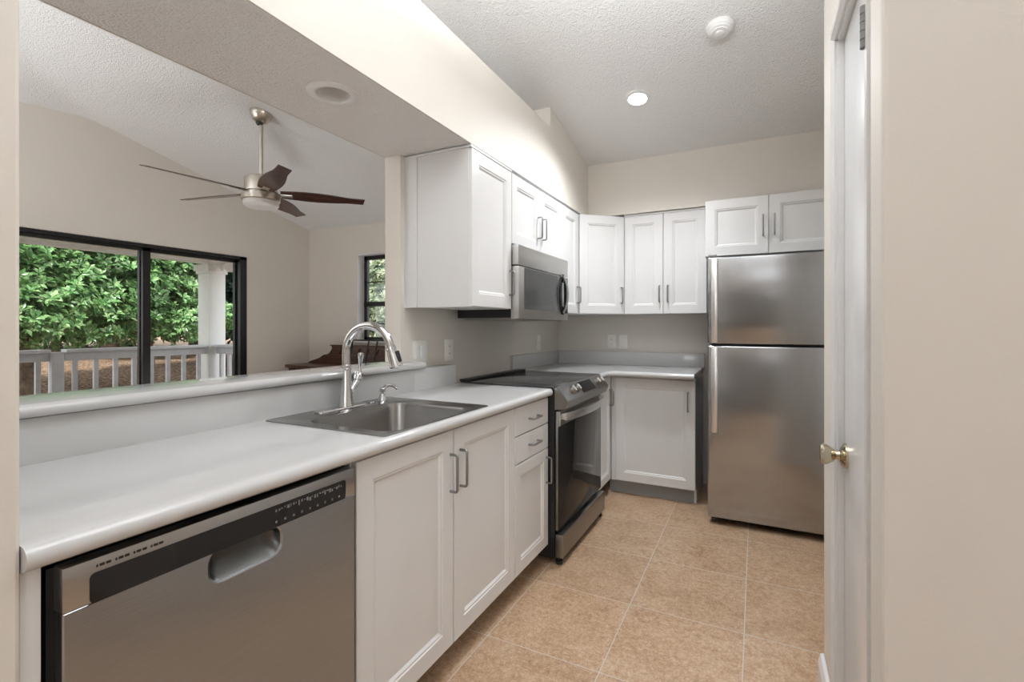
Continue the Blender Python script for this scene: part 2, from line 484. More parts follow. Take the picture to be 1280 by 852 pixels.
def carcass(parent, w, d, z0, z1, t=.016, openfront=False, top=True, mat='cab_side', name='body'):
    m = MB()
    m.box(0, t, 0, d, z0, z1); m.box(w - t, w, 0, d, z0, z1)
    m.box(t, w - t, 0, d, z0, z0 + t); m.box(t, w - t, d - t, d, z0 + t, z1)
    m.box(t, w - t, 0, .02, z0 + t, z1 - t if top else z1)     # face behind the doors
    if top: m.box(t, w - t, 0, d, z1 - t, z1)
    return m.build(name, mat, parent, smooth=False)

BF = -.965       # base door face plane (x)
def base_cab(name, label, y0, y1, group=None, d=.545):
    t = thing(name, label, 'cabinet', (BF - .019, y0, 0), FX, group)
    w = y1 - y0
    carcass(t, w, d, .10, .874, top=False)
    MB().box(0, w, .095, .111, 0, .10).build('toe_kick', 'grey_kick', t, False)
    return t, w

# sink base
t, w_ = base_cab('sink_base_cabinet', 'wide white two-door base cabinet under the steel sink', .948, 1.897)
front(t, 'door', .006, .466, .108, .868, 0, (.446, .720, .130, False))
front(t, 'door', .472, w_ - .002, .108, .868, 0, (.508, .722, .130, False))
# drawer base
t, w_ = base_cab('drawer_base_cabinet', 'narrow white base cabinet with two drawers beside the range', 1.8985, 2.278)
front(t, 'drawer', .002, w_ - .003, .740, .868, 0, (w_ / 2, .800, .095, True))
front(t, 'drawer', .002, w_ - .003, .613, .735, 0, (w_ / 2, .677, .095, True))
front(t, 'door', .002, w_ - .003, .108, .608, 0, (w_ - .030, .500, .130, False), st=.055)
# filler panel left of the dishwasher
MBf = MB().box(BF - .02, BF, .299, .322, .0, .874)
tag(MBf.build('filler_panel', 'white', smooth=False), 'thin white filler strip between wall end and dishwasher', 'filler panel')
# corner base cabinet (narrow door past the range) and back base cabinet
t, w_ = base_cab('corner_base_cabinet', 'narrow white corner base cabinet between range and back run', 3.062, 3.470)
front(t, 'door', .003, .404, .108, .868, 0, (.362, .715, .115, False), st=.055)
t = thing('back_base_cabinet', 'white single-door base cabinet under the back counter left of refrigerator', 'cabinet', (-.945, 3.479, 0), 0)
w_ = .570
m = MB(); m.box(.0, .555, 0, .50, .10, .874); m.build('body', 'cab_side', t, False)
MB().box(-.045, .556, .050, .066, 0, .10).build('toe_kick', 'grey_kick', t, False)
MB().box(.5565, .572, .0, .515, .10, .874).box(.5565, .572, .05, .515, 0, .10).build('end_panel', 'cab_side', t, False)
MB().box(-.018, .013, -.003, .0, .10, .874).build('corner_filler', 'white', t, False)
front(t, 'door', .016, .5715, .108, .862, 0, (.525, .715, .130, False))

# ---- upper cabinets
UB, UT = 1.330, 2.082
def upper(name, label, y0, y1, z0=UB, z1=UT, group='upper cabinets along the range wall'):
    t = thing(name, label, 'cabinet', (UF - .019, y0, z0), FX)
    carcass(t, y1 - y0, .302, 0, z1 - z0)
    return t, y1 - y0, z1 - z0
t, w_, h_ = upper('end_upper_cabinet', 'tall white upper cabinet left of the microwave', 1.910, 2.318)
front(t, 'door', .002, w_ - .002, .002, h_ - .002, 0, (w_ - .026, .142, .128, False))
m = MB(); m.box(-.0015, -.0005, .302, .38, 0, h_); m.box(-.006, .02, .302, .381, 0, h_)
m.build('wall_filler', 'cab_side', t, False)
MB().box(-.008, w_, -.021, .381, h_, h_ + .010).build('top_strip', 'cab_side', t, False)
t, w_, h_ = upper('range_upper_cabinet', 'short white two-door upper cabinet over the microwave', 2.3195, 3.086, 1.690)
front(t, 'door', .004, .380, .002, h_ - .002, 0, (.350, .150, .128, False))
front(t, 'door', .386, w_ - .002, .002, h_ - .002, 0, (.416, .150, .128, False))
t, w_, h_ = upper('narrow_upper_cabinet', 'very narrow white upper cabinet right of the microwave', 3.0875, 3.402)
front(t, 'door', .002, w_ - .002, .002, h_ - .002, 0, (w_ - .022, .142, .118, False), st=.06)
# diagonal corner cabinet
t = thing('corner_upper_cabinet', 'white diagonal corner upper cabinet', 'cabinet', (UF - .014, 3.404, UB), 0)
m = MB(); ax, ay = .0, .0; bx, by = .283 + .014, .276
m.prism([(-.014, 0), (0.0, .0), (bx - .008, by - .014), (bx - .008, .58), (-.375, .58), (-.375, 0)], 'z', 0, UT - UB)
m.build('body', 'cab_side', t, False)
L = math.hypot(.283, .256)
dd = door_mesh(L - .012, UT - UB - .004).build('door', 'white', t, ang=20)
ang = math.atan2(.256, .283)
dd.location = (.014 - .019 * math.sin(ang) + .006 * math.cos(ang) + .010, .0 + .006 * math.sin(ang) + .008, .002); dd.rotation_euler = (0, 0, ang)
p = pull_mesh(.118).build('handle', 'nickel', dd); p.location = (L - .040, -.019, .142)
# back two-door upper
t = thing('back_upper_cabinet', 'white two-door upper cabinet on the back wall', 'cabinet', (-.915, 3.679, UB), 0)
w_, h_ = .600, UT - UB
carcass(t, w_, .318, 0, h_)
front(t, 'door', .002, .2925, .002, h_ - .002, 0, (.268, .150, .118, False))
front(t, 'door', .2965, w_ - .002, .002, h_ - .002, 0, (.328, .150, .118, False))
MB().box(0, w_, -.021, .0, h_, h_ + .012).build('top_strip', 'cab_side', t, False)
# over refrigerator
t = thing('fridge_upper_cabinet', 'short white two-door upper cabinet above the refrigerator', 'cabinet', (-.311, 3.489, 1.708), 0)
w_, h_ = .770, 2.090 - 1.708
carcass(t, w_, .50, 0, h_)
front(t, 'door', .001, .383, .002, h_ - .002, 0, (.352, .185, .128, False))
front(t, 'door', .387, w_ - .001, .002, h_ - .002, 0, (.418, .185, .128, False))

# ------------------------------------------------------------------ countertops
def bull(x_edge, x_in, z0, z1, sgn=1):
    """counter cross-section: rounded front at x_edge, flat to x_in (sgn=+1: front faces +)"""
    r = (z1 - z0) / 2; pts = [(x_in, z0)]
    for i in range(9):
        a = R(-90 + 180 * i / 8); pts.append((x_edge - sgn * r + sgn * r * math.cos(a), z0 + r + r * math.sin(a)))
    pts.append((x_in, z1)); return pts
ct = thing('sink_countertop', 'glossy white laminate countertop with the sink cut into it', 'countertop', (0, 0, 0))
m = MB()
m.prism(bull(-.940, -.985, .876, .914), 'y', .299, 2.279)
m.box(-1.512, -.985, .299, 1.085, .876, .914); m.box(-1.512, -.985, 1.645, 2.279, .876, .914)
m.box(-1.512, -1.476, 1.085, 1.645, .876, .914)
m.build('slab', 'counter', ct)
MB().box(-1.531, -1.5125, .299, 1.876, .876, 1.0215, .001).build('backsplash', 'counter', ct)
m = MB().box(WK + .001, -1.5125, 1.877, 2.243, .876, 1.0215, .002); m.build('backsplash', 'counter', ct)
bt = thing('bar_ledge', 'raised glossy white laminate bar ledge above the sink', 'countertop')
r_ = .016
pr = [(-1.49 - r_ + r_ * math.cos(R(a)), 1.040 + r_ * math.sin(R(a))) for a in range(-90, 91, 15)] + [(-1.725 + r_ - r_ * math.cos(R(a)), 1.040 + r_ * math.sin(R(a))) for a in range(90, -91, -15)]
MB().prism(pr, 'y', .299, 1.872).build('slab', 'counter', bt)
pr2 = pr[:13] + [(WK + .003, 1.056), (WK + .003, 1.024)]
MB().prism(pr2, 'y', 1.872, 1.945).build('return_lip', 'counter', bt)
# back L counter
ct2 = thing('corner_countertop', 'white laminate corner countertop between range and refrigerator', 'countertop')
m = MB()
# plan outline with a cove at the inside corner, lofted with a bullnose front
pl = [(-.940, 3.058)]
cxr, cyr, cr = -.89, 3.32, .05
for i in range(7):
    a = R(180 - 90 * i / 6); pl.append((cxr + cr * math.cos(a), cyr + cr * math.sin(a)))
pl.append((-.371, 3.370))
back = [(-1.598, 3.058)] + [(-1.598 + .0001 * i, 3.20 + .1 * i) for i in range(len(pl) - 2)] + [(-.371, 3.998)]
nrm = [(1, 0)] + [(-math.cos(R(180 - 90 * i / 6)), -math.sin(R(180 - 90 * i / 6))) for i in range(7)] + [(0, -1)]
rr = .019
rings = []
inner = [(p[0] - n[0] * .03, p[1] - n[1] * .03) for p, n in zip(pl, nrm)]
rings.append([(p[0], p[1], .876) for p in inner])
for i in range(9):
    a = R(-90 + 180 * i / 8)
    rings.append([(p[0] - n[0] * rr * (1 - math.cos(a)), p[1] - n[1] * rr * (1 - math.cos(a)), .895 + rr * math.sin(a)) for p, n in zip(pl, nrm)])
rings.append([(p[0], p[1], .914) for p in inner])
m.loft(rings, closed=False)
for e in (0, -1): m.face([r[e] for r in rings])
poly = inner + [(-.371, 3.978), (-1.598, 3.978), (-1.598, 3.058)]
poly = [p for p in poly]
m.prism(poly, 'z', .876, .914)
m.build('slab', 'counter', ct2)
m = MB(); m.box(-1.598, -1.579, 3.070, 3.979, .914, 1.022, .001); m.box(-1.579, -.360, 3.960, 3.979, .914, 1.022, .001)
m.box(-1.598, -.360, 3.979, 3.998, .90, 1.022, .001)
m.build('backsplash', 'counter', ct2)

# ------------------------------------------------------------------ sink, faucet, dispenser
sk = thing('kitchen_sink', 'square stainless steel drop-in sink in the white countertop', 'sink', (-1.230, 1.364, .914))
W, H = .530, .606
bx0, by0, bw, bh = .055, -.018, .375, .455
m = MB()
R0 = lambda w, h, r, z, cx=0, cy=0: [(x, y, z) for x, y in rrect(cx, cy, w, h, r, 7)]
m.loft([R0(W, H, .012, .0006), R0(W, H, .012, .003), R0(W - .008, H - .008, .012, .0045), R0(W - .02, H - .02, .012, .003), R0(bw + .02, bh + .02, .062, .003, bx0, by0),
        R0(bw + .008, bh + .008, .058, .001, bx0, by0)])
m.build('rim', 'sink_steel', sk)
m = MB()
m.loft([R0(bw + .008, bh + .008, .058, .001, bx0, by0), R0(bw, bh, .055, -.012, bx0, by0), R0(bw - .02, bh - .02, .055, -.15, bx0, by0), R0(bw - .04, bh - .04, .055, -.172, bx0, by0),
        R0(bw - .09, bh - .09, .05, -.182, bx0, by0), R0(.09, .09, .044, -.186, bx0, by0)], False, True)
m.build('basin', 'sink_steel', sk)
m = MB(); m.lathe([(.045, 0), (.045, .003), (.036, .004), (.03, -.001), (.004, -.001)], (bx0, by0, -.184), n=28); m.build('drain', 'chrome', sk)
hc = MB(); hc.lathe([(.017, 0), (.017, .003), (.013, .006), (.003, .0065)], (-1.440, 1.508, .9172), n=20)
tag(hc.build('hole_cover', 'chrome'), 'small round chrome cap on the sink deck between faucet and dispenser', 'hole cover')

fc = thing('kitchen_faucet', 'tall chrome gooseneck faucet with pull-down spray head', 'faucet', (-1.440, 1.370, .9172))
m = MB(); m.loft([R0(.058, .245, .028, 0, 0, -.02), R0(.058, .245, .028, .004, 0, -.02), R0(.05, .237, .025, .008, 0, -.02)], True, True); m.build('base_plate', 'chrome', fc)
m = MB(); m.lathe([(.031, .008), (.030, .012), (.026, .03), (.0215, .07), (.0190, .11), (.0182, .148), (.0205, .149), (.0205, .154), (.0185, .155), (.0185, .160), (.0205, .161), (.0205, .167), (.0165, .169), (.0165, .17)], n=32)
m.build('body', 'chrome', fc)
pts = [(0, 0, .165), (0, 0, .195)]
ar = .100
for i in range(19):
    a = R(180 - 166 * i / 18); pts.append((ar + ar * math.cos(a), .030 * (1 - math.cos(R(166 * i / 18))) / 2, .222 + ar * math.sin(a)))
m = MB(); m.tube(pts, .0155, 18); m.build('spout', 'chrome', fc)
e1 = Vector(pts[-1]); dirv = (Vector(pts[-1]) - Vector(pts[-2])).normalized()
m = MB(); m.lathe([(.0160, 0), (.0190, .003), (.0195, .012), (.0180, .022), (.0205, .036), (.0245, .076), (.0250, .084), (.021, .087), (.004, .086)], e1, dirv, 28)
sh = m.build('spray_head', 'chrome', fc)
sd = dirv.cross(Vector((0, 1, 0))).normalized()
if sd.x < 0: sd = -sd
m = MB(); pc = e1 + dirv * .050 + sd * .0225
mm = MB(); mm.lathe([(.004, -.022), (.0085, -.020), (.0085, .020), (.004, .022)], pc, dirv, 14); mm.build('spray_button', 'black', sh)
m = MB(); m.tube([(0, .012, .045), (0, .036, .075), (0, .060, .103)], [.011, .0115, .013], 14)
m.lathe([(.004, -.018), (.016, -.015), (.020, 0), (.016, .015), (.004, .018)], (0, .064, .115), (0, .5, .85), 22)
m.lathe([(.0125, 0), (.0125, .012), (.010, .016)], (0, .060, .122), (0, 0, 1), 18); m.build('valve_arm', 'chrome', fc)
m = MB(); m.lathe([(.0075, 0), (.0065, .02), (.0080, .05), (.0115, .070), (.0125, .076), (.0115, .083), (.004, .086)], (.004, .066, .128), (.10, .0, 1), 18); m.build('lever', 'chrome', fc)

dp = thing('soap_dispenser', 'small chrome soap dispenser pump on the sink deck', 'soap dispenser', (-1.440, 1.573, .9172))
m = MB(); m.lathe([(.021, 0), (.020, .004), (.0135, .022), (.0115, .026), (.0115, .030)], n=22); m.build('base', 'chrome', dp)
m = MB(); m.lathe([(.007, .028), (.007, .036), (.0125, .037), (.0125, .052), (.010, .055), (.003, .056)], n=20); m.build('pump_collar', 'chrome', dp)
m = MB(); m.tube([(0, 0, .045), (.014, .002, .062), (.034, .006, .068), (.056, .010, .064), (.070, .012, .054)], [.0075, .0075, .007, .0065, .006], 12); m.build('spout', 'chrome', dp)

# ------------------------------------------------------------------ dishwasher
dw = thing('dishwasher', 'stainless steel dishwasher under the near end of the countertop', 'dishwasher', (-.945, .327, 0), FX)
w_ = .612
m = MB(); m.box(.004, w_ - .004, .03, .55, .03, .862); m.build('tub_body', 'black', dw, False)
MB().box(.010, w_ - .010, .10, .112, .0, .10).build('toe_panel', 'black', dw, False)
x0, x1 = .013, .602
# door panel with an opening for the recessed handle
hx, hz, hw, hh = .308, .766, .150, .058
m = MB()
outer = [(x1, .7962), (x0, .7962), (x0, .105), (x1, .105)]
hole = rrect(hx, hz, hw, hh, .022, 6)
n_ = len(hole); oc = []
for i, (u, v) in enumerate(hole):
    k = i // 7; f = (i % 7) / 6
    c = outer[k]
    oc.append(c)
def ring2(pts, y): return [(u, y, v) for u, v in pts]
bo = [(min(x1, max(x0, u)), v) for u, v in oc]
m.loft([ring2(bo, .03), ring2(bo, .002), ring2([(u + (.002 if u < .3 else -.002), v + (.002 if v < .3 else -.002)) for u, v in bo], 0), ring2(rrect(hx, hz, hw + .012, hh + .012, .028, 6), 0), ring2(rrect(hx, hz, hw + .004, hh + .004, .024, 6), .003)])
bmesh.ops.remove_doubles(m.bm, verts=m.bm.verts, dist=1e-5)
dpn = m.build('door_panel', 'steel_dw', dw, ang=30)
m = MB(); m.loft([ring2(rrect(hx, hz, hw + .004, hh + .004, .024, 6), .003), ring2(rrect(hx, hz + .004, hw - .006, hh - .012, .018, 6), .016), ring2(rrect(hx, hz + .010, hw - .04, hh - .034, .010, 6), .026)], False, True)
m.build('handle_recess', 'recess', dpn)
m = MB(); m.box(x0, x1, 0, .03, .7965, .865, .001); cp = m.build('control_frame', 'steel', dw)
m = MB(); m.prism(rrect(.3075, .819, .524, .048, .008, 4), 'y', -.0016, .001); cs = m.build('control_strip', 'black_gloss', cp)
m = MB()
for i in range(12): m.box(.05 + i * .0085 + (.004 if i % 3 == 0 else 0), .0565 + i * .0085, -.0012, .0005, .8505, .8545)
m.build('vent', 'black', cp, False)
m = MB(); r2 = random.Random(3)
for i in range(26):
    xx = .37 + .19 * i / 26; ww = r2.uniform(.002, .006)
    m.box(xx, xx + ww, -.0021, -.0015, .826 + r2.uniform(-.002, .006), .829 + r2.uniform(.004, .007))
    if i % 3 == 0: m.box(xx, xx + .0045, -.0021, -.0015, .804, .809)
m.build('legend', 'legend', cs, False)

# ------------------------------------------------------------------ range
RY0, RY1 = 2.286, 3.050
rg = thing('electric_range', 'black and stainless slide-in electric range with oven', 'range', (0, 0, 0))
MB().box(-1.508, -.935, RY0, RY1, .035, .908).build('body', 'black', rg, False)
m = MB(); m.box(-1.508, -.932, RY0 - .006, RY1 + .004, .9165, .924, .002); ck = m.build('cooktop', 'cooktop', rg)
m = MB(); m.box(-1.516, -1.470, RY0 - .006, RY1 + .004, .924, .936, .003); m.build('rear_vent_strip', 'black', rg)
for (x, y, rr_) in ((-1.08, 2.48, .10), (-1.08, 2.86, .085), (-1.34, 2.48, .075), (-1.34, 2.86, .10)):
    m = MB(); m.lathe([(rr_ - .002, 0), (rr_ - .002, .0004), (rr_, .0004), (rr_, 0)], (x, y, .9238), n=48, cap0=False, cap1=False)
    m.build('burner_ring', 'legend', ck, False)
pf = [(-.943, .917), (-.924, .925), (-.862, .852), (-.882, .808), (-.943, .804)]
m = MB(); m.prism(pf, 'y', RY0 + .004, RY1 - .001)
es = [e for e in m.bm.edges]; bmesh.ops.bevel(m.bm, geom=es, offset=.003, segments=2, affect='EDGES')
cpn = m.build('control_panel', 'steel_dark', rg)
a0, a1 = Vector((-.924, 0, .925)), Vector((-.862, 0, .852))
sl = (a1 - a0); nl = Vector((sl.z * -1, 0, sl.x)).normalized()
if nl.x < 0: nl = -nl
mid = (a0 + a1) / 2
def on_panel(y, t, off=0):
    p = a0 + sl * t + nl * off; return Vector((p.x, y, p.z))
for y in (RY0 + .150, RY0 + .225, RY0 + .590, RY0 + .665):
    c = on_panel(y, .48, .0)
    m = MB(); m.lathe([(.025, .0), (.025, .003), (.0205, .005), (.0195, .021), (.0175, .024), (.004, .0245)], c, nl, 28)
    k = m.build('knob', 'steel_dark', cpn)
    gx = MB(); u = sl.normalized()
    q0 = c + nl * .024
    gx.tube([q0 - u * .016, q0 + u * .016], .0035, 8); gx.build('grip', 'steel_light', k)
m = MB(); ya, yb = RY0 + .285, RY0 + .515
P4 = [on_panel(ya, .14, .0008), on_panel(yb, .14, .0008), on_panel(yb, .86, .0008), on_panel(ya, .86, .0008)]
Q4 = [p - nl * .004 for p in P4]
m.loft([[tuple(p) for p in Q4], [tuple(p) for p in P4]], True, True); m.build('display', 'black_gloss', cpn, False)
# oven door
MB().box(-.934, -.918, RY0 + .008, RY1 - .006, .175, .796, .004).build('door', 'steel_dark', rg)
dr = [o for o in rg.children if o.name.startswith('door')][0]
MB().box(-.919, -.914, RY0 + .010, RY1 - .008, .178, .715, .002).build('window', 'oven_glass', dr)
MB().box(-.919, -.9135, RY0 + .010, RY1 - .008, .716, .794, .002).build('door_top_rail', 'steel_dark', dr)
m = MB(); hp = []
for i in range(25):
    s = i / 24; y = RY0 + .040 + s * (RY1 - RY0 - .075); b_ = .020 + .040 * math.sin(math.pi * s) ** .7
    hp.append((y, -.914 + b_))
ring = []
for (y, x) in hp: ring.append([(x, y, .748), (x + .010, y, .746), (x + .013, y, .766), (x + .010, y, .786), (x, y, .784), (x - .004, y, .766)])
m.loft(ring, True, True)
m.box(-.914, -.892, RY0 + .034, RY0 + .058, .750, .782, .003); m.box(-.914, -.892, RY1 - .055, RY1 - .031, .750, .782, .003)
m.build('handle', 'steel_light', dr)
m = MB(); m.box(-.9136, -.9128, RY0 + .013, RY0 + .033, .718, .792); sk_ = m.build('sticker', 'label_white', dr, False)
m = MB(); r3 = random.Random(5)
for i in range(11): m.box(-.9129, -.9124, RY0 + .016 + r3.uniform(0, .003), RY0 + .024 + r3.uniform(0, .006), .722 + i * .006, .7245 + i * .006)
m.build('barcode', 'black', sk_, False)
MB().box(-.934, -.889, RY0 + .006, RY1 - .006, .040, .160, .004).build('drawer', 'steel_dark', rg)
for (x, y) in ((-.92, RY0 + .03), (-.92, RY1 - .03), (-1.45, RY0 + .03), (-1.45, RY1 - .03)):
    m = MB(); m.lathe([(.016, 0), (.018, .004), (.018, .018), (.008, .02), (.008, .045)], (x, y, 0), n=16); m.build('foot', 'rubber', rg)

# ------------------------------------------------------------------ microwave
MX = -1.160
mw = thing('microwave', 'stainless over-the-range microwave with curved black handle', 'microwave', (MX, 2.322, 1.272), FX)
w_ = .760; h_ = 1.686 - 1.272
MB().box(0, w_, .050, .395, .012, h_ - .004).build('body', 'black', mw, False)
MB().box(0, w_, .0, .0495, h_ - .112, h_ - .001, .004).build('vent_panel', 'steel_mw', mw)
MB().box(0, w_, -.002, .0495, .006, h_ - .118, .005).build('door', 'steel_mw', mw)
md = [o for o in mw.children if o.name.startswith('door')][0]
m = MB(); m.prism(rrect(.318, .176, .50, .232, .004, 2), 'y', -.0035, 0); m.build('window', 'mw_glass', md)
m = MB(); m.box(.668, .752, -.0035, 0, .052, .292, .001); m.build('keypad', 'black_gloss', md)
def ell(cx, cz, rx, rz, y, n=40): return [(cx + rx * math.cos(2 * math.pi * i / n), y, cz + rz * math.sin(2 * math.pi * i / n)) for i in range(n)]
m = MB(); hx_, hz_ = .640, .176
m.loft([ell(hx_, hz_, .056, .135, -.0035), ell(hx_, hz_, .056, .135, -.014), ell(hx_, hz_, .050, .128, -.018), ell(hx_, hz_, .040, .112, -.014), ell(hx_, hz_, .038, .110, -.0036)], False, True)
hd = m.build('handle', 'black_gloss', md)
m = MB(); m.box(hx_ + .004, hx_ + .030, -.0075, -.0037, hz_ - .080, hz_ + .080, .001); m.build('latch_plate', 'steel_light', hd)
rg_ = []
for i in range(21):
    s_ = i / 20; z = hz_ - .133 + s_ * .266; bow = math.sin(math.pi * s_)
    y = -.012 - .040 * bow ** .8
    rg_.append([(hx_ - .008, y, z), (hx_ + .006, y, z), (hx_ + .006, y + .009, z), (hx_ - .008, y + .009, z)])
m = MB(); m.loft(rg_, True, True); m.build('grip', 'steel', hd)
MB().box(.02, w_ - .06, .02, .36, .0, .012).build('under_vent', 'steel_dark', mw, False)

# ------------------------------------------------------------------ refrigerator
fr = thing('refrigerator', 'stainless top-freezer refrigerator in the back corner', 'refrigerator', (-.272, 3.20, 0), 0)
w_ = .752
MB().box(.006, w_ - .006, .070, .745, .028, 1.655, .006).build('body', 'steel_dark', fr)
def frdoor(z0, z1, nm):
    m = MB(); m.box(0, w_, 0, .062, z0, z1, .010, 3)
    return m.build(nm, 'steel_v', fr)
fd = frdoor(1.128, 1.667, 'freezer_door'); ld = frdoor(.045, 1.116, 'fridge_door')
for dd_, z0, z1 in ((fd, 1.135, 1.655), (ld, .575, 1.108)):
    m = MB(); m.box(.022, .058, -.016, .003, z0, z1, .004); m.build('handle', 'steel_light', dd_)
MB().box(.02, w_ - .02, .064, .07, .06, 1.64).build('door_gasket', 'black', fr, False)
for (x, y) in ((.04, .06), (w_ - .04, .06), (.04, .70), (w_ - .04, .70)):
    m = MB(); m.lathe([(.018, 0), (.018, .03)], (x, y, 0), n=14); m.build('foot', 'rubber', fr)
m = MB(); m.box(.0, .05, .02, .08, 1.667, 1.690, .004); m.build('hinge_cover', 'steel_dark', fr)

# ------------------------------------------------------------------ wall plates
def plate(name, label, cat, loc, rz, w=.075, h=.118, kind='outlet'):
    t = thing(name, label, cat, loc, rz)
    MB().box(-w / 2, w / 2, -.006, 0, -h / 2, h / 2, .003).build('plate', 'plate', t)
    if kind == 'outlet':
        for dz in (-.020, .020):
            m = MB(); m.prism(rrect(0, dz, .030, .028, .010, 4), 'y', -.0085, -.005); f = m.build('socket', 'plate', t)
            for dx in (-.006, .006):
                s = MB(); s.box(dx - .0011, dx + .0011, -.0090, -.0082, dz - .003, dz + .006); s.build('slot', 'black', f, False)
            s = MB(); s.lathe([(.0022, 0), (.0022, .0008)], (0, -.0083, dz - .0085), (0, -1, 0), 10)
            s.build('ground_hole', 'black', f, False)
    elif kind == 'gfci':
        m = MB(); m.box(-.017, .017, -.009, -.005, -.034, .034, .001); f = m.build('socket', 'plate', t)
        for dz in (-.022, .020):
            for dx in (-.006, .006):
                s = MB(); s.box(dx - .0011, dx + .0011, -.0096, -.0088, dz - .003, dz + .006); s.build('slot', 'black', f, False)
    elif kind == 'switch2':
        for dx in (-.023, .023):
            m = MB(); m.box(dx - .0165, dx + .0165, -.0085, -.005, -.034, .034, .001); m.build('rocker', 'plastic_white', t)
    elif kind == 'switch1':
        m = MB(); m.box(-.006, .006, -.016, -.005, -.010, .012, .002); m.build('toggle', 'plastic_white', t)
    return t
plate('light_switch', 'double rocker switch plate on wall above the backsplash', 'switch', (WK, 2.026, 1.098), FX, .118, .128, 'switch2')
plate('wall_outlet', 'outlet plate on wall between switch plate and range', 'outlet', (WK, 2.293, 1.100), FX, .082, .124, 'gfci')
plate('light_switch', 'pale single switch plate on wall behind the range', 'switch', (WK, 3.575, 1.105), FX, .072, .12, 'switch1')
plate('wall_outlet', 'outlet plate on the back wall above corner counter', 'outlet', (-1.105, YB, 1.106), 0, .072, .118, 'outlet')
plate('blank_plate', 'plain blank plate beside the outlet on back wall', 'wall plate', (-1.006, YB, 1.106), 0, .074, .118, 'blank')

# ------------------------------------------------------------------ ceiling fixtures
kn_ = Vector((0, -.196, -1)).normalized()
c = Vector((-.656, 2.961, ceil_z(-.656, 2.961) - .001))
rl = thing('recessed_light', 'lit round recessed light in the sloped kitchen ceiling', 'ceiling light', c)
rl.rotation_mode = 'QUATERNION'; rl.rotation_quaternion = Vector((0, 0, -1)).rotation_difference(kn_)
m = MB(); m.lathe([(.082, 0), (.082, -.004), (.074, -.007), (.056, -.004), (.056, 0)], n=48, cap0=False, cap1=False); m.build('trim_ring', 'plastic_white', rl)
m = MB(); m.lathe([(.056, -.001), (.056, -.004), (.03, -.0055), (.002, -.006)], n=40); m.build('lens', 'led', rl)
kl = light('kitchen_led_lamp', 'SPOT', c + kn_ * .03, (0, 0, 0), 68, (.95, .975, 1), .09, spot=2.6)
kl.rotation_mode = 'QUATERNION'; kl.rotation_quaternion = rl.rotation_quaternion

rs = thing('recessed_light', 'unlit white recessed light in the popcorn soffit over the bar', 'ceiling light', (-1.405, 1.276, SOF))
m = MB(); m.lathe([(.094, 0), (.094, -.003), (.084, -.008), (.062, -.005), (.060, -.001)], n=48, cap0=False, cap1=False); m.build('trim_ring', 'plastic_white', rs)
m = MB(); m.lathe([(.0615, -.004), (.0605, .004), (.053, .055), (.046, .085), (.040, .088), (.030, .082), (.002, .078)], n=40, cap0=False); m.build('reflector', 'plastic_white', rs)

c = Vector((-.16, 2.558, ceil_z(-.16, 2.558) - .001))
sd_ = thing('smoke_detector', 'round white smoke detector on the sloped kitchen ceiling', 'smoke detector', c)
sd_.rotation_mode = 'QUATERNION'; sd_.rotation_quaternion = rl.rotation_quaternion
m = MB(); m.lathe([(.066, 0), (.066, -.008), (.062, -.011), (.060, -.013), (.058, -.022), (.052, -.025), (.050, -.030), (.040, -.034), (.038, -.038), (.003, -.040)], n=48); m.build('body', 'plastic_white', sd_)
m = MB(); m.lathe([(.022, -.038), (.022, -.044), (.019, -.046), (.002, -.0465)], n=28); m.build('button', 'plastic_white', sd_)

# ------------------------------------------------------------------ ceiling fan
FXY = (-3.352, 2.356); fz = ceil_z(*FXY)
fan = thing('ceiling_fan', 'brushed nickel ceiling fan with five dark wood blades', 'ceiling fan', (FXY[0], FXY[1], fz), 0)
an = Vector((0, -.24, -1)).normalized()
m = MB(); m.lathe([(.078, -.01), (.078, .006), (.070, .030), (.050, .060), (.030, .072), (.022, .074)], (0, 0, 0), an, 36); m.build('canopy', 'fan_metal', fan)
m = MB(); m.lathe([(.004, 0), (.024, .004), (.026, .02), (.018, .034)], an * .058, (0, 0, -1), 24); m.build('hanger_ball', 'iron', fan)
zb = 2.240 - fz
m = MB(); m.tube([(0, 0, -.07), (0, 0, zb + .13)], .0145, 18); m.build('downrod', 'fan_metal', fan)
m = MB(); m.lathe([(.020, .14), (.020, .122), (.105, .118), (.112, .108), (.112, .02), (.118, .018), (.118, .006), (.108, .004), (.108, -.002)], (0, 0, zb), n=48); m.build('motor_housing', 'fan_metal', fan)
m = MB(); m.lathe([(.126, -.006), (.132, -.010), (.132, -.055), (.126, -.062)], (0, 0, zb), n=48); m.build('light_ring', 'fan_metal', fan)
m = MB(); m.lathe([(.124, -.060), (.122, -.090), (.108, -.104), (.07, -.112), (.002, -.114)], (0, 0, zb), n=48); m.build('light_lens', 'lens', fan)
def blade_mesh():
    m = MB(); n = 14; up, dn = [], []
    pitch = R(-13)
    for i in range(n + 1):
        s = i / n; r = .135 + s * (.735 - .135)
        wl = .052 + .024 * math.sin(math.pi * min(1, s * 1.25)) - .012 * s
        wl2 = .050 + .026 * math.sin(math.pi * min(1, s * 1.25)) - .006 * s
        off = .006 * s
        for lst, sg, ww in ((up, 1, wl), (dn, -1, wl2)):
            v = sg * ww + off
            lst.append((r + (.010 if sg < 0 and i == n else 0), v * math.cos(pitch), v * math.sin(pitch)))
    th = .006
    rings = [[(a[0], a[1], a[2] - th / 2), (b[0], b[1], b[2] - th / 2), (b[0], b[1], b[2] + th / 2), (a[0], a[1], a[2] + th / 2)] for a, b in zip(up, dn)]
    m.loft(rings, True, True)
    return m
